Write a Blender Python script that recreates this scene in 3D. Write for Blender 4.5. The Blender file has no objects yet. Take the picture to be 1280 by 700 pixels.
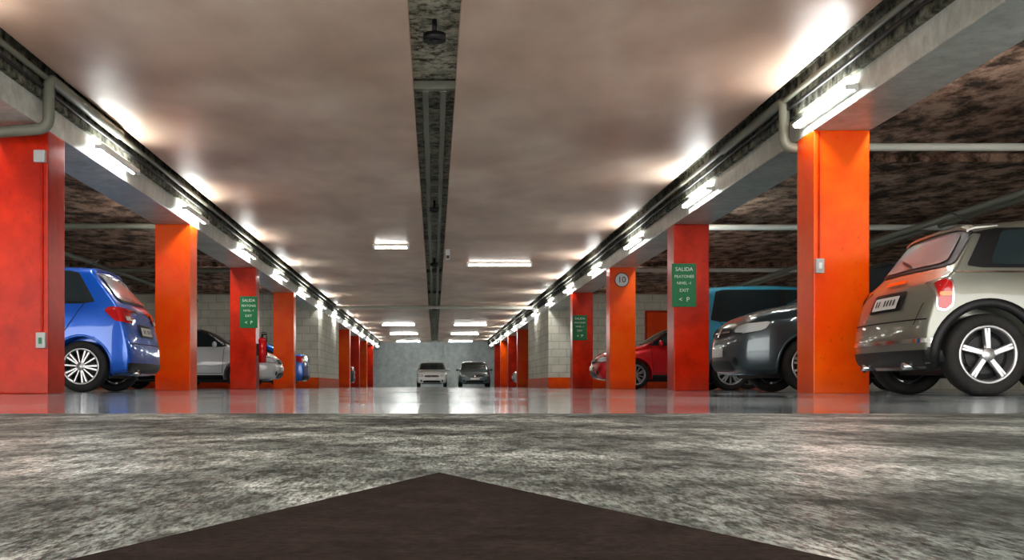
import bpy, bmesh, math, random
from mathutils import Vector, Matrix
from mathutils.bvhtree import BVHTree
random.seed(4)
S = bpy.context.scene
COL = S.collection

# ------------------------------------------------------------------ materials
def newmat(name):
    m = bpy.data.materials.new(name); m.use_nodes = True
    nt = m.node_tree; b = nt.nodes['Principled BSDF']
    return m, nt, b
def simple(name, col, rough=0.5, metal=0.0, coat=0.0, emit=None, estr=0.0, spec=0.5):
    m, nt, b = newmat(name)
    b.inputs['Base Color'].default_value = (*col, 1)
    b.inputs['Roughness'].default_value = rough
    b.inputs['Metallic'].default_value = metal
    b.inputs['Coat Weight'].default_value = coat
    b.inputs['Coat Roughness'].default_value = 0.04
    b.inputs['Specular IOR Level'].default_value = spec
    if emit:
        b.inputs['Emission Color'].default_value = (*emit, 1)
        b.inputs['Emission Strength'].default_value = estr
    return m
def N(nt, t, **kw):
    n = nt.nodes.new(t)
    for k, v in kw.items(): setattr(n, k, v)
    return n
def ramp(nt, fac, stops):
    r = N(nt, 'ShaderNodeValToRGB')
    e = r.color_ramp.elements
    while len(e) > 1: e.remove(e[-1])
    e[0].position = stops[0][0]; e[0].color = (*stops[0][1], 1)
    for p, c in stops[1:]:
        x = e.new(p); x.color = (*c, 1)
    nt.links.new(fac, r.inputs['Fac'])
    return r.outputs['Color']
def pos(nt, scale=(1, 1, 1)):
    g = N(nt, 'ShaderNodeNewGeometry')
    mp = N(nt, 'ShaderNodeMapping')
    mp.inputs['Scale'].default_value = scale
    nt.links.new(g.outputs['Position'], mp.inputs['Vector'])
    return mp.outputs['Vector']
def noise(nt, vec, scale, detail=6, rough=0.6, dist=0.0):
    n = N(nt, 'ShaderNodeTexNoise')
    n.inputs['Scale'].default_value = scale; n.inputs['Detail'].default_value = detail
    n.inputs['Roughness'].default_value = rough; n.inputs['Distortion'].default_value = dist
    nt.links.new(vec, n.inputs['Vector'])
    return n.outputs['Fac']
def mix(nt, a, b, fac, mode='MIX'):
    n = N(nt, 'ShaderNodeMix', data_type='RGBA', blend_type=mode)
    if isinstance(fac, float): n.inputs[0].default_value = fac
    else: nt.links.new(fac, n.inputs[0])
    for s, i in ((a, 6), (b, 7)):
        if isinstance(s, tuple): n.inputs[i].default_value = (*s, 1)
        else: nt.links.new(s, n.inputs[i])
    return n.outputs[2]
def bump(nt, b, h, strength, dist=0.02):
    n = N(nt, 'ShaderNodeBump')
    n.inputs['Strength'].default_value = strength; n.inputs['Distance'].default_value = dist
    nt.links.new(h, n.inputs['Height']); nt.links.new(n.outputs['Normal'], b.inputs['Normal'])
def two_noise(name, scA, scB, stopsA, stopsB, rstops, fA=6., bumpS=0.3, bumpD=0.01, bumpScale=None, scale=(1,1,1), coat=0.0, spec=0.5, detB=8):
    m, nt, b = newmat(name)
    v = pos(nt, scale)
    a = noise(nt, v, scA, 6 if detB > 4 else 3, 0.6, 0.3); c = noise(nt, v, scB, detB, 0.7 if detB > 4 else 0.5)
    ca = ramp(nt, a, stopsA); cb = ramp(nt, c, stopsB)
    nt.links.new(mix(nt, ca, cb, 1.0, 'MULTIPLY'), b.inputs['Base Color'])
    r = ramp(nt, a, [(p, (x, x, x)) for p, x in rstops])
    nt.links.new(r, b.inputs['Roughness'])
    if bumpS: bump(nt, b, c if bumpScale is None else noise(nt, v, bumpScale, 8 if detB > 4 else 4, 0.75 if detB > 4 else 0.5), bumpS, bumpD)
    b.inputs['Coat Weight'].default_value = coat
    b.inputs['Specular IOR Level'].default_value = spec
    return m

M_ceil = two_noise('ceiling_paint', 0.40, 1.1,
    [(0.32, (0.66, 0.455, 0.345)), (0.50, (0.82, 0.61, 0.485)), (0.66, (0.97, 0.78, 0.65))],
    [(0.32, (0.80, 0.76, 0.73)), (0.60, (1, 1, 1))],
    [(0.3, 0.34), (0.7, 0.55)], bumpS=0.35, bumpD=0.04, scale=(1.0, 0.55, 1), bumpScale=1.3, spec=0.5, detB=4)
M_bayceil = two_noise('rough_bay_ceiling', 1.2, 3.4,
    [(0.3, (0.50, 0.30, 0.21)), (0.7, (0.88, 0.63, 0.48))],
    [(0.40, (0.10, 0.085, 0.07)), (0.49, (0.52, 0.46, 0.42)), (0.58, (1, 1, 1))],
    [(0, 0.9), (1, 0.8)], bumpS=1.0, bumpD=0.18, bumpScale=4.0, scale=(1.0, 0.6, 1))
M_dirty = two_noise('dirty_concrete', 2.0, 8.0,
    [(0.3, (0.18, 0.19, 0.13)), (0.7, (0.48, 0.45, 0.36))],
    [(0.38, (0.08, 0.08, 0.07)), (0.48, (0.5, 0.5, 0.48)), (0.60, (1, 1, 1))],
    [(0, 0.9), (1, 0.8)], bumpS=1.0, bumpD=0.05, bumpScale=9.0)
M_joint = two_noise('joint_concrete', 3.0, 11.0,
    [(0.3, (0.40, 0.41, 0.32)), (0.7, (0.80, 0.76, 0.64))],
    [(0.38, (0.10, 0.10, 0.08)), (0.47, (0.6, 0.6, 0.56)), (0.56, (1, 1, 1))],
    [(0, 0.9), (1, 0.8)], bumpS=1.0, bumpD=0.03, bumpScale=12.0)
M_beam = two_noise('beam_plaster', 1.0, 8.0,
    [(0.3, (0.44, 0.46, 0.42)), (0.7, (0.76, 0.77, 0.73))],
    [(0.3, (0.7, 0.7, 0.68)), (0.6, (1, 1, 1))], [(0, 0.25), (1, 0.50)], bumpS=0.2, bumpD=0.01)
M_far = two_noise('grey_wall', 0.4, 3.0,
    [(0.3, (0.55, 0.62, 0.62)), (0.7, (0.75, 0.81, 0.81))],
    [(0.3, (0.70, 0.70, 0.70)), (0.6, (1, 1, 1))], [(0, 0.6), (1, 0.7)], bumpS=0.1)

def paint(name, c, dark):
    m, nt, b = newmat(name)
    v = pos(nt); a = noise(nt, v, 1.3, 7, 0.65, 0.3)
    ca = ramp(nt, a, [(0.35, dark), (0.62, c)])
    scr = noise(nt, pos(nt, (1, 1, 0.6)), 26, 8, 0.8)
    col = mix(nt, ca, ramp(nt, scr, [(0.34, (0.35, 0.3, 0.3)), (0.40, (1, 1, 1))]), 0.6, 'MULTIPLY')
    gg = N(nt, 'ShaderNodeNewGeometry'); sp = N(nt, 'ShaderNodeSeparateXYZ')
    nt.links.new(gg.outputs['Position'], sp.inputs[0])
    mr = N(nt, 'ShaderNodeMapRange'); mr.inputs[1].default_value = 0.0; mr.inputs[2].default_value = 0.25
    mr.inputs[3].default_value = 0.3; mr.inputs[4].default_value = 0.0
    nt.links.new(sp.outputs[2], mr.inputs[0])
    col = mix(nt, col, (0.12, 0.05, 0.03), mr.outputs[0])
    nt.links.new(col, b.inputs['Base Color'])
    b.inputs['Roughness'].default_value = 0.28
    b.inputs['Specular IOR Level'].default_value = 0.25
    bump(nt, b, noise(nt, v, 4, 4, 0.6), 0.06, 0.01)
    return m
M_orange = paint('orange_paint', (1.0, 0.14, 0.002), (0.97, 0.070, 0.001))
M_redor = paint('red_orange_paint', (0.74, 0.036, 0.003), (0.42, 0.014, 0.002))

def blocks(name, c1, c2, mortar, axis):
    m, nt, b = newmat(name)
    g = N(nt, 'ShaderNodeNewGeometry'); sp = N(nt, 'ShaderNodeSeparateXYZ'); cb = N(nt, 'ShaderNodeCombineXYZ')
    nt.links.new(g.outputs['Position'], sp.inputs[0])
    nt.links.new(sp.outputs[0 if axis == 'x' else 1], cb.inputs[0]); nt.links.new(sp.outputs[2], cb.inputs[1])
    br = N(nt, 'ShaderNodeTexBrick')
    nt.links.new(cb.outputs[0], br.inputs['Vector'])
    br.inputs['Color1'].default_value = (*c1, 1); br.inputs['Color2'].default_value = (*c2, 1)
    br.inputs['Mortar'].default_value = (*mortar, 1)
    br.inputs['Scale'].default_value = 1.0; br.inputs['Brick Width'].default_value = 0.5
    br.inputs['Row Height'].default_value = 0.25; br.inputs['Mortar Size'].default_value = 0.010
    n = noise(nt, g.outputs['Position'], 2.0, 6, 0.6)
    col = mix(nt, br.outputs['Color'], ramp(nt, n, [(0.3, (0.78, 0.78, 0.73)), (0.65, (1, 1, 1))]), 1.0, 'MULTIPLY')
    nt.links.new(col, b.inputs['Base Color']); b.inputs['Roughness'].default_value = 0.7
    inv = N(nt, 'ShaderNodeMath', operation='SUBTRACT'); inv.inputs[0].default_value = 1
    nt.links.new(br.outputs['Fac'], inv.inputs[1]); bump(nt, b, inv.outputs[0], 0.4, 0.01)
    return m
M_blkx = blocks('painted_block_x', (0.92, 0.89, 0.78), (0.86, 0.83, 0.73), (0.62, 0.60, 0.52), 'x')
M_blky = blocks('painted_block_y', (0.88, 0.86, 0.77), (0.82, 0.80, 0.72), (0.58, 0.57, 0.50), 'y')

# floors
def floor_near():
    m, nt, b = newmat('worn_concrete_floor')
    big = noise(nt, pos(nt, (1.0, 0.7, 1)), 3.0, 5, 0.6, 0.2)
    fine = noise(nt, pos(nt, (1.0, 0.30, 1)), 30, 9, 0.82)
    grain = noise(nt, pos(nt, (1, 0.16, 1)), 260, 4, 0.8)
    c = ramp(nt, big, [(0.38, (0.045, 0.058, 0.054)), (0.50, (0.17, 0.20, 0.19)), (0.62, (0.48, 0.53, 0.51))])
    c2 = ramp(nt, fine, [(0.42, (0.24, 0.26, 0.25)), (0.56, (1, 1, 1))])
    c = mix(nt, c, c2, 1.0, 'MULTIPLY')
    c = mix(nt, c, ramp(nt, grain, [(0.42, (0.12, 0.12, 0.12)), (0.56, (1.7, 1.7, 1.7))]), 1.0, 'MULTIPLY')
    nt.links.new(c, b.inputs['Base Color'])
    rr = mix(nt, ramp(nt, fine, [(0.42, (0.65,)*3), (0.56, (0.32,)*3)]), ramp(nt, big, [(0.40, (0.60,)*3), (0.6, (0.28,)*3)]), 0.5)
    nt.links.new(rr, b.inputs['Roughness'])
    b.inputs['Specular IOR Level'].default_value = 0.4
    bump(nt, b, grain, 0.30, 0.0015)
    return m
def floor_far():
    m, nt, b = newmat('polished_floor')
    v = pos(nt, (1.2, 0.5, 1))
    a = noise(nt, v, 0.8, 6, 0.6, 0.3)
    nt.links.new(ramp(nt, a, [(0.3, (0.40, 0.49, 0.54)), (0.7, (0.62, 0.72, 0.78))]), b.inputs['Base Color'])
    nt.links.new(ramp(nt, a, [(0.3, (0.05,)*3), (0.7, (0.15,)*3)]), b.inputs['Roughness'])
    bump(nt, b, noise(nt, v, 3, 4, 0.5), 0.04, 0.01)
    return m
M_fn, M_ff = floor_near(), floor_far()
M_arrow = two_noise('dark_brown_floor_paint', 20, 160, [(0.3, (0.020, 0.015, 0.013)), (0.7, (0.040, 0.030, 0.027))],
    [(0.35, (0.5, 0.5, 0.5)), (0.6, (1, 1, 1))], [(0, 0.75), (1, 0.9)], bumpS=0.4, bumpD=0.002, spec=0.08)

M_black = simple('black_plastic', (0.012, 0.012, 0.013), 0.5)
M_seam = simple('seam_black', (0.006, 0.006, 0.006), 0.8)
M_rubber = two_noise('tyre_rubber', 8, 60, [(0.3, (0.022, 0.021, 0.02)), (0.7, (0.045, 0.042, 0.04))], [(0.3, (0.7,)*3), (0.6, (1,)*3)], [(0, 0.7), (1, 0.85)], bumpS=0.2, bumpD=0.003)
M_glass = simple('tinted_glass', (0.03, 0.045, 0.05), 0.04, coat=0.6)
M_glassl = simple('rear_glass', (0.20, 0.29, 0.32), 0.12, coat=0.0, spec=0.25)
M_alloy = simple('alloy_wheel', (0.50, 0.50, 0.50), 0.32, 0.8)
M_dark = simple('dark_metal', (0.05, 0.05, 0.05), 0.5, 0.6)
M_chrome = simple('chrome', (0.8, 0.8, 0.8), 0.12, 1.0)
M_tail = simple('tail_lamp_red', (0.55, 0.01, 0.015), 0.1, coat=0.6)
M_amber = simple('lamp_amber', (0.8, 0.25, 0.02), 0.15, coat=0.5)
M_head = simple('head_lamp_lens', (0.65, 0.70, 0.72), 0.08, coat=1.0)
M_plate = simple('number_plate_white', (0.75, 0.75, 0.72), 0.4)
M_pipe = simple('painted_pipe', (0.72, 0.72, 0.66), 0.4)
M_pipeg = simple('grey_pipe', (0.20, 0.20, 0.16), 0.5)
M_tube = simple('fluorescent_tube', (1, 1, 1), 0.5, emit=(0.97, 1.0, 0.98), estr=22)
M_tube2 = simple('fluorescent_tube_dim', (1, 1, 1), 0.5, emit=(1.0, 0.97, 0.92), estr=12)
M_fixt = simple('fixture_white', (0.8, 0.8, 0.78), 0.4)
M_green = simple('sign_green', (0.01, 0.20, 0.07), 0.4)
M_white = simple('sign_white', (0.85, 0.85, 0.82), 0.4)
M_red = simple('extinguisher_red', (0.7, 0.01, 0.01), 0.25, coat=0.5)
M_grey = simple('switch_grey', (0.5, 0.5, 0.5), 0.4)

# ------------------------------------------------------------------ mesh helpers
def mkobj(name, me, parent=None, mats=None):
    o = bpy.data.objects.new(name, me); COL.objects.link(o)
    if parent: o.parent = parent
    if mats:
        for m in mats: me.materials.append(m)
    return o
def empty(name, loc=(0, 0, 0), rz=0.0):
    o = bpy.data.objects.new(name, None); COL.objects.link(o)
    o.location = loc; o.rotation_euler = (0, 0, rz); o.empty_display_size = 0.2
    return o
def bm_box(bm, x0, x1, y0, y1, z0, z1, mi=0, bev=0.0):
    r = bmesh.ops.create_cube(bm, size=1.0)
    for v in r['verts']:
        v.co = Vector(((x0+x1)/2 + v.co.x*(x1-x0), (y0+y1)/2 + v.co.y*(y1-y0), (z0+z1)/2 + v.co.z*(z1-z0)))
    fs = set(f for v in r['verts'] for f in v.link_faces)
    for f in fs: f.material_index = mi
    if bev:
        es = list(set(e for v in r['verts'] for e in v.link_edges))
        rr = bmesh.ops.bevel(bm, geom=es, offset=bev, segments=2, affect='EDGES', profile=0.7)
        for f in rr['faces']: f.material_index = mi
def bm_cyl(bm, p0, p1, r, seg=16, mi=0, r2=None):
    p0, p1 = Vector(p0), Vector(p1); d = p1 - p0
    q = d.to_track_quat('Z', 'Y').to_matrix().to_4x4()
    M = Matrix.Translation((p0+p1)/2) @ q
    rr = bmesh.ops.create_cone(bm, cap_ends=True, segments=seg, radius1=r, radius2=r if r2 is None else r2, depth=d.length, matrix=M)
    for f in set(f for v in rr['verts'] for f in v.link_faces):
        f.material_index = mi; f.smooth = len(f.verts) == 4
def bm_sph(bm, c, r, sc=(1, 1, 1), mi=0):
    rr = bmesh.ops.create_uvsphere(bm, u_segments=20, v_segments=12, radius=r)
    for v in rr['verts']: v.co = Vector(c) + Vector((v.co.x*sc[0], v.co.y*sc[1], v.co.z*sc[2]))
    for f in set(f for v in rr['verts'] for f in v.link_faces): f.material_index = mi; f.smooth = True
def bm_done(bm, name, mats, parent=None):
    me = bpy.data.meshes.new(name); bm.to_mesh(me); bm.free()
    return mkobj(name, me, parent, mats)
def box(name, x0, x1, y0, y1, z0, z1, mat, parent=None, bev=0.0):
    bm = bmesh.new(); bm_box(bm, x0, x1, y0, y1, z0, z1, 0, bev)
    return bm_done(bm, name, [mat], parent)
def tube(name, pts, r, mat, parent=None, smooth=True):
    c = bpy.data.curves.new(name, 'CURVE'); c.dimensions = '3D'; c.bevel_depth = r; c.bevel_resolution = 4; c.use_fill_caps = True
    s = c.splines.new('POLY'); s.points.add(len(pts)-1)
    for p, q in zip(s.points, pts): p.co = (*q, 1)
    c.materials.append(mat)
    o = bpy.data.objects.new(name, c); COL.objects.link(o)
    if parent: o.parent = parent
    return o
def arc_pts(pts, rad=0.08, n=6):
    out = [Vector(pts[0])]
    for i in range(1, len(pts)-1):
        a, b, c = Vector(pts[i-1]), Vector(pts[i]), Vector(pts[i+1])
        u = (a-b).normalized()*rad; v = (c-b).normalized()*rad
        for k in range(n+1):
            t = k/n
            out.append((b+u)*(1-t)**2 + b*2*t*(1-t) + (b+v)*t*t)
    out.append(Vector(pts[-1])); return out

# ------------------------------------------------------------------ building shell
Y0, Y1 = -2.0, 80.0
XW = 11.0
CH = 3.02
bm = bmesh.new()
bm_box(bm, -XW, XW, Y0, 3.4, -0.2, 0.0, 0)
bm_box(bm, -XW, XW, 3.4, Y1, -0.2, -0.0, 1)
bm_done(bm, 'floor', [M_fn, M_ff])
# dark painted arrow head on the floor, close to the camera
bm = bmesh.new()
pts = [(0.004, 1.075), (-0.163, 0.545), (-0.42, -0.27), (0.42, -0.27), (0.181, 0.545)]
lo = [bm.verts.new((x, y, 0.0)) for x, y in pts]; hi = [bm.verts.new((x, y, 0.0012)) for x, y in pts]
bm.faces.new(hi)
for i in range(5): bm.faces.new((lo[i], lo[(i+1) % 5], hi[(i+1) % 5], hi[i]))
bmesh.ops.recalc_face_normals(bm, faces=bm.faces)
bm_done(bm, 'painted_floor_arrow', [M_arrow])

# ceilings (aisle panels either side of the central joint, rough slab over the bays)
bm = bmesh.new()
bm_box(bm, -3.56, -0.21, Y0, Y1, CH, CH+0.12, 0)
bm_box(bm, 0.21, 3.42, Y0, Y1, CH, CH+0.12, 0)
bm_box(bm, -3.7, -0.6, Y0, Y1, CH+0.12, CH+0.45, 1)
bm_box(bm, 0.6, 3.64, Y0, Y1, CH+0.12, CH+0.45, 1)
bm_box(bm, -0.6, 0.6, Y0, Y1, CH+0.12, CH+0.45, 3)
for s in (-1, 1):
    x0, x1 = (4.2, XW) if s > 0 else (-XW, -4.27)
    bm_box(bm, x0, x1, Y0, Y1, CH, CH+0.45, 2)
bm_done(bm, 'ceiling', [M_ceil, M_dirty, M_bayceil, M_joint])
# beams
for nm, a, b_ in (('beam_right', 3.65, 4.20), ('beam_left', -4.27, -3.72)):
    bm = bmesh.new()
    bm_box(bm, a, b_, Y0, Y1, 2.54, CH+0.40, 0, 0.012)
    inner = a if a > 0 else b_
    s = 1 if a > 0 else -1
    bm_box(bm, min(inner, inner-s*0.05), max(inner, inner-s*0.05), Y0, Y1, 2.78, CH+0.12, 1)
    bm_done(bm, nm, [M_beam, M_dirty])
# transverse slab ribs in bays
for s, nm in ((-1, 'left'), (1, 'right')):
    for k, y in enumerate((15.0, 21.6, 28.2, 34.8)):
        x0, x1 = (4.2, XW) if s > 0 else (-XW, -4.27)
        box('ceiling_rib_%s' % nm if k == 0 else 'ceiling_rib_%s.%03d' % (nm, k), x0, x1, y, y+0.12, CH-0.10, CH, M_bayceil)
# walls
box('wall_left', -XW-0.2, -XW, Y0, Y1, -0.2, CH+0.45, M_blky)
box('wall_right', XW, XW+0.2, Y0, Y1, -0.2, CH+0.45, M_blky)
box('wall_far', -XW, XW, Y1, Y1+0.2, -0.2, CH+0.45, M_far)
for s, nm in ((-1, 'left'), (1, 'right')):
    bm = bmesh.new()
    inn, mid = (3.66, 4.2) if s > 0 else (3.73, 4.27)
    bm_box(bm, min(s*inn, s*mid), max(s*inn, s*mid), 38, 46.2, 0, 2.54, 1)
    bm_box(bm, min(s*mid, s*XW), max(s*mid, s*XW), 38, 46.2, 0, CH, 0)
    bm.normal_update()
    for f in bm.faces: f.material_index = 1 if abs(f.normal.x) > 0.5 else 0
    bm_done(bm, 'wall_room_' + nm, [M_blkx, M_blky])
    bm = bmesh.new()
    bm_box(bm, min(s*(inn-.015), s*inn), max(s*(inn-.015), s*inn), 37.98, 46.2, 0, 0.34)
    bm_box(bm, min(s*(inn-.015), s*XW), max(s*(inn-.015), s*XW), 37.98, 38, 0, 0.34)
    bm_done(bm, 'baseboard_' + nm, [M_orange])
# orange door in the block wall
d = empty('door_1', (6.75, 37.99, 0))
box('leaf', 0.06, 0.74, -0.05, 0, 0.01, 2.42, M_orange, d, 0.005)
box('frame_left', 0, 0.06, -0.07, 0, 0, 2.48, M_redor, d); box('frame_right', 0.74, 0.8, -0.07, 0, 0, 2.48, M_redor, d)
box('frame_top', 0.06, 0.74, -0.07, 0, 2.42, 2.48, M_redor, d)
box('handle', 0.12, 0.24, -0.10, -0.05, 1.03, 1.06, M_chrome, d)
for x in (-1.9, 0.75, 2.3): 
    box('wall_pilaster', x-0.12, x+0.12, Y1-0.2, Y1, 0, CH, M_far)

# columns
rows = [11.4, 18.05, 24.65, 31.3]
far = [52.0, 58.6, 65.2, 71.8]
patt = {(1, 0): M_orange, (1, 1): M_redor, (1, 2): M_orange, (1, 3): M_redor,
        (-1, 0): M_redor, (-1, 1): M_orange, (-1, 2): M_redor, (-1, 3): M_orange}
for s in (-1, 1):
    for k, y in enumerate(rows + far):
        x0, x1 = (3.65, 4.19) if s > 0 else (-4.26, -3.72)
        mat = patt.get((s, k), M_redor if k % 2 else M_orange)
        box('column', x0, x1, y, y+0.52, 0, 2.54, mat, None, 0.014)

# central joint contents
bm = bmesh.new()
for y in (11.8, 17.5, 24, 31, 38, 46): bm_box(bm, -0.206, 0.206, y, y+0.10, CH+0.02, CH+0.10, 0)
bm_box(bm, -0.12, -0.06, 11.9, 70, CH+0.01, CH+0.08, 0)
bm_box(bm, 0.06, 0.12, 11.9, 70, CH+0.01, CH+0.08, 0)
bm_done(bm, 'cable_channel', [M_pipeg, M_dark])
for y, r in ((9.9, 0.095), (19.6, 0.08), (28.5, 0.10), (45, 0.10)):
    bm = bmesh.new()
    bm_cyl(bm, (0, y, CH+0.0), (0, y, CH+0.12), 0.02, 10, 0)
    bm_cyl(bm, (0, y, CH-0.06), (0, y, CH+0.0), r, 28, 0)
    bm_cyl(bm, (0, y, CH-0.075), (0, y, CH-0.06), r*0.5, 24, 1)
    bm_done(bm, 'ceiling_speaker', [M_black, M_dark])
bm = bmesh.new()
bm_box(bm, 0.24, 0.34, 25.5, 25.62, CH-0.22, CH, 0, 0.01); bm_box(bm, 0.26, 0.32, 25.45, 25.5, CH-0.2, CH-0.14, 1)
bm_done(bm, 'detector_box', [M_fixt, M_dark])

# pipes
def pipe(pts, r, m, name='ceiling_pipe', rad=0.12):
    return tube(name, arc_pts(pts, rad) if len(pts) > 2 else pts, r, m)
pipe([(4.2, 13.4, 2.78), (10.95, 13.4, 2.78)], 0.045, M_pipe)
pipe([(4.2, 20.2, 2.78), (10.95, 20.2, 2.78)], 0.05, M_pipe)
pipe([(4.2, 27.9, 2.80), (10.95, 27.9, 2.80)], 0.05, M_pipe)
pipe([(8.0, 9.0, 2.70), (8.0, 37.9, 2.70)], 0.055, M_pipeg)
pipe([(8.6, 9.0, 2.80), (8.6, 37.9, 2.80)], 0.04, M_pipeg)
pipe([(-4.27, 20.2, 2.80), (-10.95, 20.2, 2.80)], 0.05, M_pipeg)
pipe([(-4.27, 27.9, 2.80), (-10.95, 27.9, 2.80)], 0.05, M_pipeg)
pipe([(-7.6, 12.0, 2.80), (-7.6, 37.9, 2.80)], 0.05, M_pipeg)
pipe([(-3.72, 43.0, 2.92), (3.65, 43.0, 2.92)], 0.06, M_pipe)
for s, x in ((1, 3.53), (-1, -3.62)):
    pipe([(x, Y0, 2.95), (x, 78, 2.95)], 0.028, M_pipeg, 'cable_conduit')
    pipe([(x+0.03*s, Y0, 2.86), (x+0.03*s, 78, 2.86)], 0.018, M_dark, 'cable_conduit')
# drain elbows that come down beside the first columns
for s, xi in ((1, 3.65), (-1, -3.72)):
    yb = 11.95 if s > 0 else 11.05
    pipe([(xi-s*0.12, yb+2.5, 2.95), (xi-s*0.12, yb, 2.95), (xi-s*0.12, yb, 2.48), (xi+s*0.45, yb, 2.44)], 0.055, M_pipeg, 'drain_pipe', 0.11)

# fluorescent fixtures
fix_bm_cache = {}
def fixture(x, y, z, axis='y', L=1.5, face=(-1, 0), dim=False):
    e = empty('fluorescent_light', (x, y, z), 0 if axis == 'y' else math.pi/2)
    key = (L, dim)
    if key not in fix_bm_cache:
        bm = bmesh.new()
        bm_box(bm, -0.03, 0.03, -L/2-0.03, L/2+0.03, 0.045, 0.085, 0, 0.008)
        bm_box(bm, -0.02, 0.02, -L/2-0.03, -L/2+0.02, -0.02, 0.05, 0, 0.004)
        bm_box(bm, -0.02, 0.02, L/2-0.02, L/2+0.03, -0.02, 0.05, 0, 0.004)
        me = bpy.data.meshes.new('housing'); bm.to_mesh(me); bm.free(); me.materials.append(M_fixt)
        bm = bmesh.new(); bm_cyl(bm, (0, -L/2, 0.01), (0, L/2, 0.01), 0.016 if dim else 0.026, 12)
        mt = bpy.data.meshes.new('lamp_tube'); bm.to_mesh(mt); bm.free(); mt.materials.append(M_tube2 if dim else M_tube)
        fix_bm_cache[key] = (me, mt)
    me, mt = fix_bm_cache[key]
    for nm, m_ in (('housing', me), ('lamp_tube', mt)):
        o = bpy.data.objects.new(nm, m_); COL.objects.link(o); o.parent = e
        if axis == 'y':
            o.rotation_euler = (0, math.radians(90)*(1 if x > 0 else -1)*(1 if face[0]*x < 0 else -1), 0)
    return e
yr = [0.2, 5.6, 10.95, 16.2, 21.4, 26.6, 31.8, 37, 42.5, 48, 53.5, 59, 64.5, 70, 75]
yl = [3.5, 8.4, 13.5, 17.9, 23.1, 28.2, 33.3, 38.5, 44, 49.5, 55, 60.5, 66, 71.5, 76.5]
for y in yr: fixture(3.563, y, 2.65)
for y in yl: fixture(-3.633, y, 2.65)
# added tubes, hidden on the bay side of the beams, to light the bays
for y in (7.0, 11.0, 15.2, 19.4, 23.6, 29.0, 34.5):
    fixture(4.287, y, 2.70, face=(1, 0)); fixture(-4.357, y, 2.70, face=(-1, 0))
fixture(1.55, 28.2, CH-0.087, axis='x', dim=True)
fixture(-0.9, 24.6, CH-0.087, axis='x', L=0.7, dim=True)
for y in (56, 66, 77.0):  # extra ceiling tubes, added to brighten the far end
    fixture(-1.7, y, CH-0.087, axis='x'); fixture(1.7, y, CH-0.087, axis='x')

# signs on columns
def text(body, size, loc, mat, parent, align='CENTER'):
    c = bpy.data.curves.new('lettering', 'FONT'); c.body = body; c.size = size; c.align_x = align; c.align_y = 'CENTER'; c.extrude = 0.001
    c.materials.append(mat)
    o = bpy.data.objects.new('lettering', c); COL.objects.link(o); o.parent = parent
    o.location = loc; o.rotation_euler = (math.radians(90), 0, 0); return o
def green_sign(x, y):
    e = empty('green_exit_sign', (x, y, 1.28))
    box('panel', 0, 0.37, -0.014, 0, 0, 0.66, M_green, e, 0.004)
    text('SALIDA', 0.082, (0.185, -0.016, 0.57), M_white, e)
    text('PEATONES', 0.062, (0.185, -0.016, 0.46), M_white, e)
    text('NIVEL -1', 0.06, (0.185, -0.016, 0.36), M_white, e)
    text('EXIT', 0.07, (0.185, -0.016, 0.25), M_white, e)
    text('<  P', 0.10, (0.185, -0.016, 0.11), M_white, e)
green_sign(3.62, 18.05); green_sign(3.66, 31.3); green_sign(-4.05, 24.65)
e = empty('round_number_sign', (3.90, 24.65, 2.28))
bm = bmesh.new(); bm_cyl(bm, (0, -0.012, 0), (0, 0, 0), 0.15, 32, 0); bm_cyl(bm, (0, -0.014, 0), (0, -0.012, 0), 0.135, 32, 1)
bm_done(bm, 'disc', [M_black, M_white], e); text('10', 0.17, (0, -0.017, 0), M_black, e)
# electrical boxes and conduits on near columns
e = empty('switch_box', (3.65, 11.4, 1.16)); box('box', 0.01, 0.09, -0.05, 0, 0, 0.14, M_grey, e, 0.008); box('button', 0.035, 0.065, -0.06, -0.05, 0.04, 0.10, M_white, e, 0.004)
tube('conduit', [(0.05, -0.012, 0.14), (0.05, -0.012, 1.36)], 0.009, M_redor, e)
e = empty('switch_box', (-3.86, 11.4, 0.44)); box('box', 0.04, 0.13, -0.06, 0, 0, 0.15, M_grey, e, 0.008); box('button', 0.07, 0.10, -0.07, -0.06, 0.04, 0.10, M_green, e, 0.004)
tube('conduit', [(0.085, -0.012, 0.15), (0.085, -0.012, 1.78)], 0.010, M_redor, e)
box('junction_box', 0.02, 0.13, -0.07, 0, 1.78, 1.90, M_grey, e, 0.015)
# fire extinguisher on the third left column
e = empty('fire_extinguisher', (-3.61, 24.85, 0.56))
bm = bmesh.new()
bm_cyl(bm, (0, 0, 0), (0, 0, 0.48), 0.08, 24, 0); bm_sph(bm, (0, 0, 0.48), 0.08, (1, 1, 0.7), 0)
bm_cyl(bm, (0, 0, 0.50), (0, 0, 0.58), 0.025, 12, 1); bm_box(bm, -0.02, 0.1, -0.015, 0.015, 0.58, 0.605, 1, 0.004)
bm_box(bm, -0.02, 0.09, -0.012, 0.012, 0.625, 0.64, 1, 0.004)
bm_cyl(bm, (0.085, 0.02, 0.57), (0.09, 0.02, 0.15), 0.012, 10, 1); bm_box(bm, -0.11, -0.07, -0.04, 0.04, 0.15, 0.4, 1)
bm_done(bm, 'cylinder_body', [M_red, M_black], e)

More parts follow.
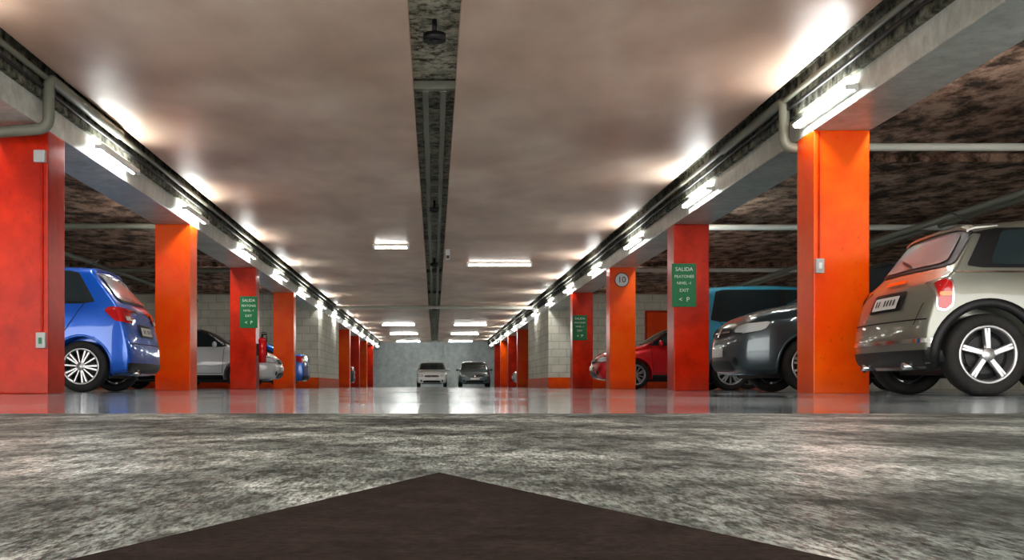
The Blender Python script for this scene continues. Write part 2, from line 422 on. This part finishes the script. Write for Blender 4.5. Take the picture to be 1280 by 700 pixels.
# ------------------------------------------------------------------ cars
def interp(x, pts):
    if x <= pts[0][0]: return pts[0][1]
    for (a, fa), (b, fb) in zip(pts, pts[1:]):
        if x <= b: return fa + (fb-fa)*(x-a)/(b-a)
    return pts[-1][1]
def lathe(bm, prof, mi, seg=40, smooth=True):
    rings = []
    for r, y in prof:
        rings.append([bm.verts.new((r*math.cos(2*math.pi*k/seg), y, r*math.sin(2*math.pi*k/seg))) for k in range(seg)])
    for a, b in zip(rings, rings[1:]):
        for k in range(seg):
            f = bm.faces.new((a[k], a[(k+1) % seg], b[(k+1) % seg], b[k])); f.material_index = mi; f.smooth = smooth
wheel_cache = {}
def wheel_mesh(R, style):
    key = (R, style)
    if key in wheel_cache: return wheel_cache[key]
    bm = bmesh.new(); w = 0.20; q = R*0.70
    lathe(bm, [(q, w*0.95), (q+0.02, w), (R-0.03, w), (R-0.008, w-0.02), (R, w-0.05), (R, 0.05), (R-0.008, 0.02), (R-0.03, 0.003), (q+0.03, 0.0), (q+0.004, 0.010), (q, 0.02)], 0)
    lathe(bm, [(q+0.006, 0.012), (q, 0.004), (q-0.018, 0.010), (q-0.024, 0.03), (q-0.03, 0.12)], 1)
    lathe(bm, [(q-0.03, 0.12), (0.14, 0.10), (0.02, 0.10)], 2)
    lathe(bm, [(0.15, 0.085), (0.15, 0.095)], 3); lathe(bm, [(0.15, 0.085), (0.05, 0.085)], 3)
    lathe(bm, [(0.055, 0.06), (0.055, 0.015), (0.045, 0.008), (0.0001, 0.006)], 1, 24)
    n = 5
    def spoke(ang, w0, w1, r0=0.035, r1=q-0.01):
        ca, sa = math.cos(ang), math.sin(ang)
        vs = []
        for (r, hw, y) in ((r0, w0, 0.012), (r1, w1, 0.016)):
            for sgn, yy, k in ((-1, y+0.012, 1), (-0.55, y, 1), (0.55, y, 1), (1, y+0.012, 1), (0.8, y+0.05, 1), (-0.8, y+0.05, 1)):
                t = sgn*hw
                vs.append(bm.verts.new((r*ca - t*sa, yy, r*sa + t*ca)))
        for k in range(6):
            f = bm.faces.new((vs[k], vs[(k+1) % 6], vs[6+(k+1) % 6], vs[6+k])); f.material_index = 1
    for k in range(n):
        a = 2*math.pi*k/n + 0.31
        if style == 'star': spoke(a-0.03, 0.030, 0.015); spoke(a+0.10, 0.016, 0.014, 0.05)
        else:
            spoke(a-0.13, 0.013, 0.018); spoke(a+0.13, 0.013, 0.018)
            spoke(a+math.pi/5, 0.010, 0.016)
    bmesh.ops.recalc_face_normals(bm, faces=bm.faces)
    me = bpy.data.meshes.new('wheel'); bm.to_mesh(me); bm.free()
    for m in (M_rubber, M_alloy, M_black, M_dark): me.materials.append(m)
    wheel_cache[key] = me
    return me
def chaikin(p, t=0.18, it=2):
    for _ in range(it):
        q = []
        for i in range(len(p)):
            a, b = p[i], p[(i+1) % len(p)]
            q.append((a[0]*(1-t)+b[0]*t, a[1]*(1-t)+b[1]*t)); q.append((a[0]*t+b[0]*(1-t), a[1]*t+b[1]*(1-t)))
        p = q
    return p
def decal(dst, bvh, poly, axis, side, mi, off=0.006, step=0.04, rnd=0.15):
    if rnd: poly = chaikin(poly, rnd)
    bm = bmesh.new()
    vs = [bm.verts.new((a, b, 0)) for a, b in poly]
    bm.faces.new(vs); bmesh.ops.triangulate(bm, faces=bm.faces[:])
    for ax in (0, 1):
        lo = min(p[ax] for p in poly); hi = max(p[ax] for p in poly); n = int((hi-lo)/step)
        for k in range(1, n+1):
            c = [0, 0, 0]; c[ax] = lo + (hi-lo)*k/(n+1); nn = [0, 0, 0]; nn[ax] = 1
            bmesh.ops.bisect_plane(bm, geom=bm.verts[:]+bm.edges[:]+bm.faces[:], plane_co=c, plane_no=nn, dist=1e-5)
    mp = {}
    for v in bm.verts:
        a, b = v.co.x, v.co.y
        if axis == 'y': o = Vector((a, side*3, b)); d = Vector((0, -side, 0))
        elif axis == 'x': o = Vector((side*9, a, b)); d = Vector((-side, 0, 0))
        else: o = Vector((a, b, 4)); d = Vector((0, 0, -1))
        loc, nor, idx, dist = bvh.ray_cast(o, d)
        if loc is None: continue
        mp[v] = dst.verts.new(loc + nor*off*0.5 - d*off*0.6)
    for f in bm.faces:
        if all(v in mp for v in f.verts):
            try: nf = dst.faces.new([mp[v] for v in f.verts])
            except ValueError: continue
            nf.material_index = mi; nf.smooth = True
            nf.normal_update()
            want = {'y': Vector((0, side, 0)), 'x': Vector((side, 0, 0)), 'z': Vector((0, 0, 1))}[axis]
            if nf.normal.dot(want) < 0: nf.normal_flip()
    bm.free()
def arch(dst, bvh, cx, cz, r0, r1, a0, a1, s, mi, n=28, thick=0.012, zmin=0.2):
    rows_ = []
    for k in range(n+1):
        a = a0+(a1-a0)*k/n; ring = []
        for r in (r0, (r0+r1)/2, r1):
            x, z = cx+r*math.cos(a), cz+r*math.sin(a)
            zc = max(z, 0.235)
            loc, nor, idx, dist = bvh.ray_cast(Vector((x, s*3, zc)), Vector((0, -s, 0)))
            if loc is None: ring = None; break
            ring.append(Vector((x, loc.y + s*thick, z)))
        if ring:
            y0 = ring[0].y
            rows_.append([Vector((ring[0].x, y0-s*0.06, ring[0].z))] + ring + [Vector((ring[2].x, ring[2].y-s*(thick+0.01), ring[2].z))])
        else: rows_.append(None)
    prev = None
    for rw in rows_:
        cur = [dst.verts.new(p) for p in rw] if rw else None
        if prev and cur:
            for q in range(4):
                vs = (prev[q], prev[q+1], cur[q+1], cur[q])
                f = dst.faces.new(vs if s < 0 else vs[::-1]); f.material_index = mi; f.smooth = True
        prev = cur
def disc(cx, cz, r, n=18): return [(cx+r*math.cos(2*math.pi*k/n), cz+r*math.sin(2*math.pi*k/n)) for k in range(n)]
def line(p, q, w=0.008):
    a, b = Vector(p), Vector(q); d = (b-a).normalized(); n = Vector((-d.y, d.x))*w/2
    return [tuple(a+n), tuple(b+n), tuple(b-n), tuple(a-n)]

def car(name, paintcol, loc, rz, L=4.0, W=1.72, H=1.48, R=0.31, xr=0.68, xf=None, kind='hatch', belt=0.95,
        roofx=0.5, beltx=0.12, wsT=None, wsB=None, nose=0.74, cowl=0.98, style='multi', metal=0.3, archtrim=False, mini=False, rough=0.3):
    xf = xf or L-0.82
    wsT = wsT or L-1.75; wsB = wsB or L-1.05
    lo = 0.20
    e = empty(name, loc, rz)
    P = simple(name + '_paint', paintcol, rough, metal, coat=1.0)
    if kind == 'hatch':
        top = [(roofx, H-(0.085 if mini else 0.05)), (roofx+0.5, H-0.01), ((roofx+wsT)/2, H), (wsT, H-0.03), (wsB, cowl), (L-0.45, (cowl+nose)/2+0.05), (L-0.06, nose+0.03), (L, nose)]
        xs = [0.14, 0.11, 0.03, 0.0, 0.02, beltx*(0.5 if mini else 0.75), beltx, roofx-0.03, roofx, roofx]
    else:
        top = [(0.05, 0.98), (0.50, 1.03), (1.25, H-0.03), (1.6, H), (wsT, H-0.03), (wsB, cowl), (L-0.45, (cowl+nose)/2+0.05), (L-0.06, nose+0.03), (L, nose)]
        xs = [0.14, 0.11, 0.03, 0.0, 0.02, 0.05, 0.07, 0.10, 0.12, 0.12]
    xe = [L-0.16, L-0.13, L-0.04, L, L-0.02, L-0.05, L-0.10, L-0.16, L-0.2, L-0.18]
    bl = [(0, belt), (wsB-0.2, belt-0.03), (wsB, belt-0.05), (L-0.4, nose+0.02), (L, nose-0.04)]
    wd = [(0, 0.94), (0.12, 0.98), (0.6, 1.0), (L-0.9, 1.0), (L-0.35, 0.95), (L-0.1, 0.86), (L, 0.80)]
    if mini: wd[0] = (0, 0.89); wd[1] = (0.12, 0.96)
    gw = 0.755 if mini else 0.785
    ss = sorted(set([0, 0.012, 0.05, 0.10, 0.20, 0.32, 0.44, wsT/L, (wsT+wsB)/2/L, wsB/L, (wsB/L+0.92)/2, 0.92, 0.97, 1.0]))
    bm = bmesh.new(); V = {}
    for i, s in enumerate(ss):
        for j in range(10):
            x = xs[j] + s*(xe[j]-xs[j])
            zb = interp(x, bl); zt = max(interp(x, top), zb+0.02); w = interp(x, wd)*W/2
            g = max(0, min(1, (zt-zb-0.05)/(H-belt-0.05)))
            z3 = 0.40; z4 = min(0.62, zb-0.16)
            if j == 0: y, z = 0, lo
            elif j == 1: y, z = 0.80*w, lo
            elif j == 2: y, z = 0.965*w, lo+0.06
            elif j == 3: y, z = w, z3
            elif j == 4: y, z = w*1.0, z4
            elif j == 5: y, z = 0.985*w, zb-0.08
            elif j == 6: y, z = 0.95*w, zb
            elif j == 7: y, z = (0.86*w*(1-g) + gw*W/2*g), zb + (zt-zb)*(0.88 if g > 0.2 else 0.6)
            elif j == 8: y, z = (0.58*w*(1-g) + 0.62*W/2*g), zt-0.002
            else: y, z = 0, zt+0.012
            if j in (0, 9): V[i, j, 0] = bm.verts.new((x, 0, z))
            else:
                V[i, j, 1] = bm.verts.new((x, y, z)); V[i, j, -1] = bm.verts.new((x, -y, z))
    def g(i, j, s): return V[i, j, 0] if j in (0, 9) else V[i, j, s]
    n = len(ss)
    for i in range(n-1):
        for j in range(9):
            for s in (1, -1):
                bm.faces.new((g(i, j, s), g(i+1, j, s), g(i+1, j+1, s), g(i, j+1, s)))
    for i, sg in ((0, -1), (n-1, 1)):
        C = {1: V[i, 0, 0], 8: V[i, 9, 0]}
        bul = 0.045 if sg < 0 else 0.08
        if mini and sg < 0: bul = 0.07
        for j in range(2, 8):
            v = V[i, j, 1].co
            C[j] = bm.verts.new((v.x + sg*(bul if j < 7 else 0.03), 0, v.z + (0.02 if j >= 7 else 0)))
        for j in range(1, 8):
            for s in (1, -1): bm.faces.new((C[j], V[i, j, s], V[i, j+1, s], C[j+1]))
    bmesh.ops.recalc_face_normals(bm, faces=bm.faces)
    cl = bm.edges.layers.float.new('crease_edge')
    for i in range(n-1):
        for s in (1, -1):
            for j, c in ((6, 0.35), (2, 0.3), (7, 0.1 if mini else 0.3)):
                ed = bm.edges.get((V[i, j, s], V[i+1, j, s]))
                if ed: ed[cl] = c
    for f in bm.faces: f.smooth = True
    me = bpy.data.meshes.new('body'); bm.to_mesh(me); bm.free()
    me.materials.append(P); me.materials.append(M_black)
    ob = bpy.data.objects.new('body', me); COL.objects.link(ob)
    sub = ob.modifiers.new('s', 'SUBSURF'); sub.levels = 3; sub.render_levels = 3
    dg = bpy.context.evaluated_depsgraph_get(); dg.update()
    me2 = bpy.data.meshes.new_from_object(ob.evaluated_get(dg))
    ob.modifiers.clear(); ob.data = me2
    bt = bmesh.new(); bt.from_mesh(me2); bvh = BVHTree.FromBMesh(bt); bt.free()
    bc = bmesh.new()
    for x in (xr, xf):
        for s in (1, -1):
            bm_cyl(bc, (x, s*(W/2-0.30), R), (x, s*(W/2+0.3), R), R+0.05, 40, 1)
    mc = bpy.data.meshes.new('cut'); bc.to_mesh(mc); bc.free()
    mc.materials.append(P); mc.materials.append(M_black)
    oc = bpy.data.objects.new('cut', mc); COL.objects.link(oc)
    bo = ob.modifiers.new('b', 'BOOLEAN'); bo.object = oc; bo.operation = 'DIFFERENCE'; bo.solver = 'EXACT'
    dg.update(); dg = bpy.context.evaluated_depsgraph_get()
    me3 = bpy.data.meshes.new_from_object(ob.evaluated_get(dg))
    ob.modifiers.clear(); ob.data = me3; bpy.data.objects.remove(oc)
    me3.materials.clear(); me3.materials.append(P); me3.materials.append(M_black)
    ob.parent = e
    # fittings
    G, BK, TL, HL, CH_, PL, SM, AM, GL, BODY = range(10)
    mats = [M_glass, M_black, M_tail, M_head, M_chrome, M_plate, M_seam, M_amber, M_glassl, P]
    D = bmesh.new()
    rx = roofx if kind == 'hatch' else 1.25
    z0 = belt+0.025; z1 = H-0.115
    bx = (beltx+0.30) if kind == 'hatch' else 0.80
    if mini: bx = 0.46; z1 = H-0.13
    for s in (1, -1):
        A = [(bx-0.02, z0-0.01), (wsB+0.0-0.02, z0-0.015), (wsT+0.13, z1+0.015), (rx+0.16, z1+0.015)]
        if mini: A[0] = (0.34, z0-0.01); A[3] = (rx+0.07, z1+0.015)
        decal(D, bvh, chaikin(A, 0.06, 2), 'y', s, BK, 0.005, rnd=0)
        bp = bx + 0.60*(wsT-bx)
        if mini: bp = bx + 0.42*(wsT-bx)
        pane1 = [(bx+0.06, z0+0.012), (bp-0.03, z0+0.012), (bp-0.03, z1-0.005), (rx+0.20, z1-0.005)]
        pane2 = [(bp+0.03, z0+0.012), (wsB-0.13, z0+0.008), (wsT+0.09, z1-0.005), (bp+0.03, z1-0.005)]
        decal(D, bvh, chaikin(pane1, 0.08, 2), 'y', s, G, 0.012, rnd=0); decal(D, bvh, chaikin(pane2, 0.08, 2), 'y', s, G, 0.012, rnd=0)
        seams = [[(bp, z0), (bp, 0.36)], [(wsB-0.12, z0-0.02), (wsB-0.16, 0.36)], [(bp, 0.36), (wsB-0.16, 0.36)]]
        if not mini: seams += [[(xr+R+0.10, 0.36), (bp, 0.36)], [(xr+R+0.10, 0.36), (xr+R*0.8, 0.66)], [(xr+R*0.8, 0.66), (bx+0.12, z0)]]
        for a, b in seams: decal(D, bvh, line(a, b, 0.009), 'y', s, SM, 0.004, rnd=0)
        decal(D, bvh, [(xr+R+0.06, 0.225), (xf-R-0.06, 0.225), (xf-R-0.06, 0.32), (xr+R+0.06, 0.32)], 'y', s, BK, 0.008, rnd=0)
        for hx in ((bp+0.10,) if mini else (bp+0.10, bx+0.40)):
            loc_, nr, _, _ = bvh.ray_cast(Vector((hx, s*3, belt-0.11)), Vector((0, -s, 0)))
            if loc_: bm_box(D, hx-0.02, hx+0.15, loc_.y-0.012, loc_.y+0.012+s*0.02, belt-0.125, belt-0.095, CH_ if mini else BODY, 0.008)
        for ax in (xr, xf):
            if archtrim: arch(D, bvh, ax, R, R+0.048, R+0.115, -0.30, math.pi+0.30, s, BK, thick=0.016)
            else: arch(D, bvh, ax, R, R+0.046, R+0.075, -0.25, math.pi+0.25, s, BODY, thick=0.008)
        mx = wsB-0.32
        bm_sph(D, (mx, s*(W/2+0.07), belt+0.06), 0.1, (0.55, 1.0, 0.75), BODY)
        bm_box(D, mx-0.02, mx+0.03, s*(W/2-0.08)-0.05, s*(W/2-0.08)+0.07, belt, belt+0.04, BK)
        if mini:
            decal(D, bvh, [(0.105, 0.67), (0.115, 0.89), (0.175, 0.925), (0.240, 0.90), (0.235, 0.70), (0.17, 0.655)], 'y', s, CH_, 0.010, 0.02)
            decal(D, bvh, [(0.115, 0.69), (0.125, 0.875), (0.175, 0.908), (0.225, 0.885), (0.222, 0.715), (0.17, 0.67)], 'y', s, TL, 0.016, 0.02)
            decal(D, bvh, [(0.13, 0.775), (0.13, 0.81), (0.218, 0.81), (0.218, 0.775)], 'y', s, AM, 0.020, 0.02)
            decal(D, bvh, line((0.26, belt-0.015), (L-0.6, belt-0.035), 0.014), 'y', s, CH_, 0.006, rnd=0)
        else:
            decal(D, bvh, [(0.05, belt-0.22), (0.09, belt-0.04), (0.26, belt-0.02), (0.34, belt-0.06), (0.20, belt-0.20)], 'y', s, TL, 0.012, 0.025)
            decal(D, bvh, [(s*W*0.30, belt-0.22), (s*W*0.30, belt-0.05), (s*W*0.475, belt-0.03), (s*W*0.485, belt-0.22)], 'x', -1, TL, 0.012, 0.025)
            decal(D, bvh, [(s*W*0.33, belt-0.19), (s*W*0.33, belt-0.14), (s*W*0.43, belt-0.14), (s*W*0.43, belt-0.19)], 'x', -1, PL, 0.018, 0.025)
        decal(D, bvh, [(s*W*0.27, nose-0.13), (s*W*0.29, nose-0.04), (s*W*0.42, nose-0.0), (s*W*0.455, nose-0.03), (s*W*0.44, nose-0.15)], 'x', 1, BK, 0.008, 0.025)
        decal(D, bvh, [(s*W*0.285, nose-0.12), (s*W*0.30, nose-0.055), (s*W*0.41, nose-0.02), (s*W*0.445, nose-0.045), (s*W*0.43, nose-0.135)], 'x', 1, HL, 0.016, 0.025)
        decal(D, bvh, [(L-0.02, nose-0.15), (L-0.10, nose-0.03), (L-0.38, nose+0.0), (L-0.30, nose-0.10)], 'y', s, HL, 0.012, 0.025)
        decal(D, bvh, disc(s*W*0.34, 0.36, 0.05), 'x', 1, BK, 0.012, 0.03, rnd=0)
    hw = W*0.33
    if kind == 'hatch':
        ex = 0.08 if mini else 0.0
        rw = [(-hw-0.09-ex, belt+0.04), (hw+0.09+ex, belt+0.04), (hw+ex, H-0.12), (-hw-ex, H-0.12)]
        decal(D, bvh, chaikin(rw, 0.08, 2), 'x', -1, BK, 0.008, rnd=0)
        rw = [(-hw-0.06, belt+0.07), (hw+0.06, belt+0.07), (hw-0.03, H-0.145), (-hw+0.03, H-0.145)]
        decal(D, bvh, chaikin(rw, 0.08, 2), 'x', -1, GL, 0.016, rnd=0)
        decal(D, bvh, line((-0.02, belt+0.09), (0.30, belt+0.16), 0.018), 'x', -1, BK, 0.03, rnd=0)
        for k in range(12):
            ya = -W*0.35 + k*W*0.70/12; yb2 = ya + W*0.70/12
            pts8 = []
            for yy in (ya, yb2):
                l1, _, _, _ = bvh.ray_cast(Vector((roofx+0.20, yy, 4)), Vector((0, 0, -1)))
                z_ = l1.z
                pts8.append([(roofx+0.20, yy, z_-0.01), (roofx+0.20, yy, z_+0.006), (roofx+0.02, yy, z_-0.005), (roofx-0.045, yy, z_-0.03), (roofx-0.045, yy, z_-0.05), (roofx+0.08, yy, z_-0.075)])
            va = [D.verts.new(p) for p in pts8[0]]; vb = [D.verts.new(p) for p in pts8[1]]
            for q in range(6):
                f = D.faces.new((va[q], va[(q+1) % 6], vb[(q+1) % 6], vb[q])); f.material_index = BODY
            if k == 0: D.faces.new(va).material_index = BODY
            if k == 11: D.faces.new(vb[::-1]).material_index = BODY
        for s in (1, -1): decal(D, bvh, line((s*W*0.40, belt-0.25), (s*W*0.36, 0.56), 0.010), 'x', -1, SM, 0.005, rnd=0)
    else:
        decal(D, bvh, chaikin([(-hw-0.06, 1.10), (hw+0.06, 1.10), (hw-0.06, H-0.09), (-hw+0.06, H-0.09)], 0.08, 2), 'x', -1, G, 0.014, rnd=0)
    decal(D, bvh, line((-W*0.45, 0.60), (W*0.45, 0.60), 0.010), 'x', -1, SM, 0.005, rnd=0)
    pz = 0.76 if kind == 'hatch' else 0.70
    decal(D, bvh, [(-0.34, pz-0.07), (0.34, pz-0.07), (0.34, pz+0.09), (-0.34, pz+0.09)], 'x', -1, BK, 0.006, rnd=0.05)
    decal(D, bvh, [(-0.26, pz-0.05), (0.26, pz-0.05), (0.26, pz+0.055), (-0.26, pz+0.055)], 'x', -1, PL, 0.016, rnd=0.03)
    for q in range(7):
        if q == 4: continue
        decal(D, bvh, line((-0.20+q*0.062, pz-0.022), (-0.20+q*0.062, pz+0.028), 0.024), 'x', -1, SM, 0.022, rnd=0)
    decal(D, bvh, [(-W*0.46, 0.235), (W*0.46, 0.235), (W*0.47, 0.36), (-W*0.47, 0.36)], 'x', -1, BK, 0.010, rnd=0.03)
    if mini:
        decal(D, bvh, [(-W*0.47, 0.415), (W*0.47, 0.415), (W*0.47, 0.45), (-W*0.47, 0.45)], 'x', -1, CH_, 0.012, rnd=0.0)
        for s in (1, -1):
            decal(D, bvh, [(0.05, 0.24), (xr-R-0.06, 0.24), (xr-R-0.06, 0.38), (0.05, 0.38)], 'y', s, BK, 0.010, rnd=0)
        decal(D, bvh, line((-0.2, belt-0.05), (0.2, belt-0.05), 0.03), 'x', -1, CH_, 0.02, rnd=0)
    for yy in ((-0.45, 0.45) if mini else (0.5,)):
        bm_cyl(D, (0.10, yy, 0.235), (-0.02, yy, 0.235), 0.03, 16, CH_)
    ww = W*0.37
    decal(D, bvh, chaikin([(-ww-0.08, cowl+0.035), (ww+0.08, cowl+0.035), (ww-0.06, H-0.085), (-ww+0.06, H-0.085)], 0.08, 2), 'x', 1, G, 0.014, 0.03, rnd=0)
    decal(D, bvh, [(-W*0.24, nose-0.17), (W*0.24, nose-0.17), (W*0.22, nose-0.06), (-W*0.22, nose-0.06)], 'x', 1, BK, 0.008)
    decal(D, bvh, line((-W*0.21, nose-0.11), (W*0.21, nose-0.11), 0.018), 'x', 1, CH_, 0.016, rnd=0)
    decal(D, bvh, disc(0, nose-0.11, 0.055), 'x', 1, CH_, 0.024, 0.03, rnd=0)
    decal(D, bvh, [(-W*0.30, 0.25), (W*0.30, 0.25), (W*0.26, 0.38), (-W*0.26, 0.38)], 'x', 1, BK, 0.008)
    decal(D, bvh, [(-0.26, 0.42), (0.26, 0.42), (0.26, 0.52), (-0.26, 0.52)], 'x', 1, PL, 0.016, rnd=0.03)
    for s in (1, -1): decal(D, bvh, line((L-0.30, s*W*0.33), (wsB+0.05, s*W*0.41), 0.010), 'z', 1, SM, 0.004, rnd=0)
    bm_cyl(D, (rx+0.32, 0, H-0.02), (rx+0.09, 0, H+0.10), 0.006, 8, BK)
    bm_box(D, 0.35, L-0.35, -W*0.32, W*0.32, 0.17, 0.24, BK)
    for ax in (xr, xf): bm_cyl(D, (ax, -W/2+0.2, R), (ax, W/2-0.2, R), 0.04, 12, BK)
    bm_done(D, 'fittings', mats, e)
    wm = wheel_mesh(R, style)
    for k, (x, s) in enumerate(((xr, -1), (xr, 1), (xf, -1), (xf, 1))):
        o = bpy.data.objects.new('wheel_%d' % (k+1), wm); COL.objects.link(o); o.parent = e
        o.location = (x, s*(W/2-0.015), R); o.rotation_euler = (0, 0.4*k, math.pi if s > 0 else 0)
    return e

PI = math.pi
def car_R_rear(nm, col, X, yc, **k): return car(nm, col, (X, yc, 0), 0, **k)
def car_R_front(nm, col, X, yc, **k): return car(nm, col, (X+k.get('L', 4.0), yc, 0), PI, **k)
def car_L_rear(nm, col, X, yc, **k): return car(nm, col, (-X, yc, 0), PI, **k)
def car_L_front(nm, col, X, yc, **k): return car(nm, col, (-X-k.get('L', 4.0), yc, 0), 0, **k)

car_R_rear('beige_compact_hatchback', (0.25, 0.255, 0.215), 3.78, 9.97, L=3.72, W=1.70, H=1.44, R=0.32, xr=0.50, xf=2.98,
    belt=0.98, roofx=0.48, beltx=0.24, wsT=2.20, wsB=2.68, cowl=1.0, nose=0.82, style='star', archtrim=True, mini=True, metal=0.45, rough=0.34)
car_R_front('dark_grey_hatchback', (0.055, 0.085, 0.10), 3.48, 14.35, L=4.2, W=1.76, H=1.60, R=0.32, belt=0.98, cowl=1.06, nose=0.82, wsB=3.3, wsT=2.45)
car_R_rear('teal_tall_hatchback', (0.08, 0.46, 0.66), 4.0, 19.7, L=4.1, W=1.74, H=1.72, R=0.31, xr=0.72, belt=1.08, roofx=0.36)
car_R_front('red_hatchback', (0.70, 0.012, 0.02), 3.62, 27.0, L=4.0, W=1.74, H=1.46, R=0.32, belt=0.95)
car_L_rear('blue_hatchback', (0.01, 0.13, 0.62), 3.70, 15.3, L=4.05, W=1.74, H=1.60, R=0.315, xr=0.62, belt=1.07, roofx=0.54, beltx=0.16)
car_L_front('white_hatchback', (0.74, 0.76, 0.78), 3.62, 27.8, L=4.2, W=1.76, H=1.46, R=0.31, metal=0.0)
car_L_rear('blue_sedan', (0.02, 0.16, 0.60), 3.7, 34.6, L=4.4, W=1.72, H=1.42, R=0.31, kind='sedan')
car_L_rear('dark_sedan', (0.04, 0.05, 0.07), 3.75, 55.6, L=4.4, W=1.74, H=1.42, R=0.31, kind='sedan')
car_R_front('silver_hatchback', (0.55, 0.57, 0.58), 3.7, 55.6, L=4.0, W=1.72, H=1.46, R=0.31)
car('white_hatchback', (0.74, 0.76, 0.76), (-0.15, 72.6, 0), -PI/2, L=4.0, W=1.80, H=1.50, R=0.31, metal=0.0)
car('grey_hatchback', (0.18, 0.23, 0.25), (2.35, 72.6, 0), -PI/2, L=4.1, W=1.84, H=1.54, R=0.31)

# ------------------------------------------------------------------ world (added fill, let in where the shell is left open behind the camera)
w = bpy.data.worlds.new('World'); S.world = w; w.use_nodes = True
w.node_tree.nodes['Background'].inputs[0].default_value = (1.0, 0.98, 0.95, 1)
w.node_tree.nodes['Background'].inputs[1].default_value = 2.6

# ------------------------------------------------------------------ camera
cd = bpy.data.cameras.new('camera'); cam = bpy.data.objects.new('camera', cd); COL.objects.link(cam)
cam.location = (0, 0, 0.08); cam.rotation_euler = (math.radians(90), 0, 0)
cd.sensor_width = 36; cd.lens = 36*1480/1280
cd.shift_x = 97/1280; cd.shift_y = 132/1280
cd.clip_start = 0.02; cd.clip_end = 200
S.camera = cam
S.view_settings.view_transform = 'Standard'
try: S.view_settings.look = 'Medium High Contrast'
except Exception as ex: print('LOOK', ex)
S.view_settings.exposure = 0.95
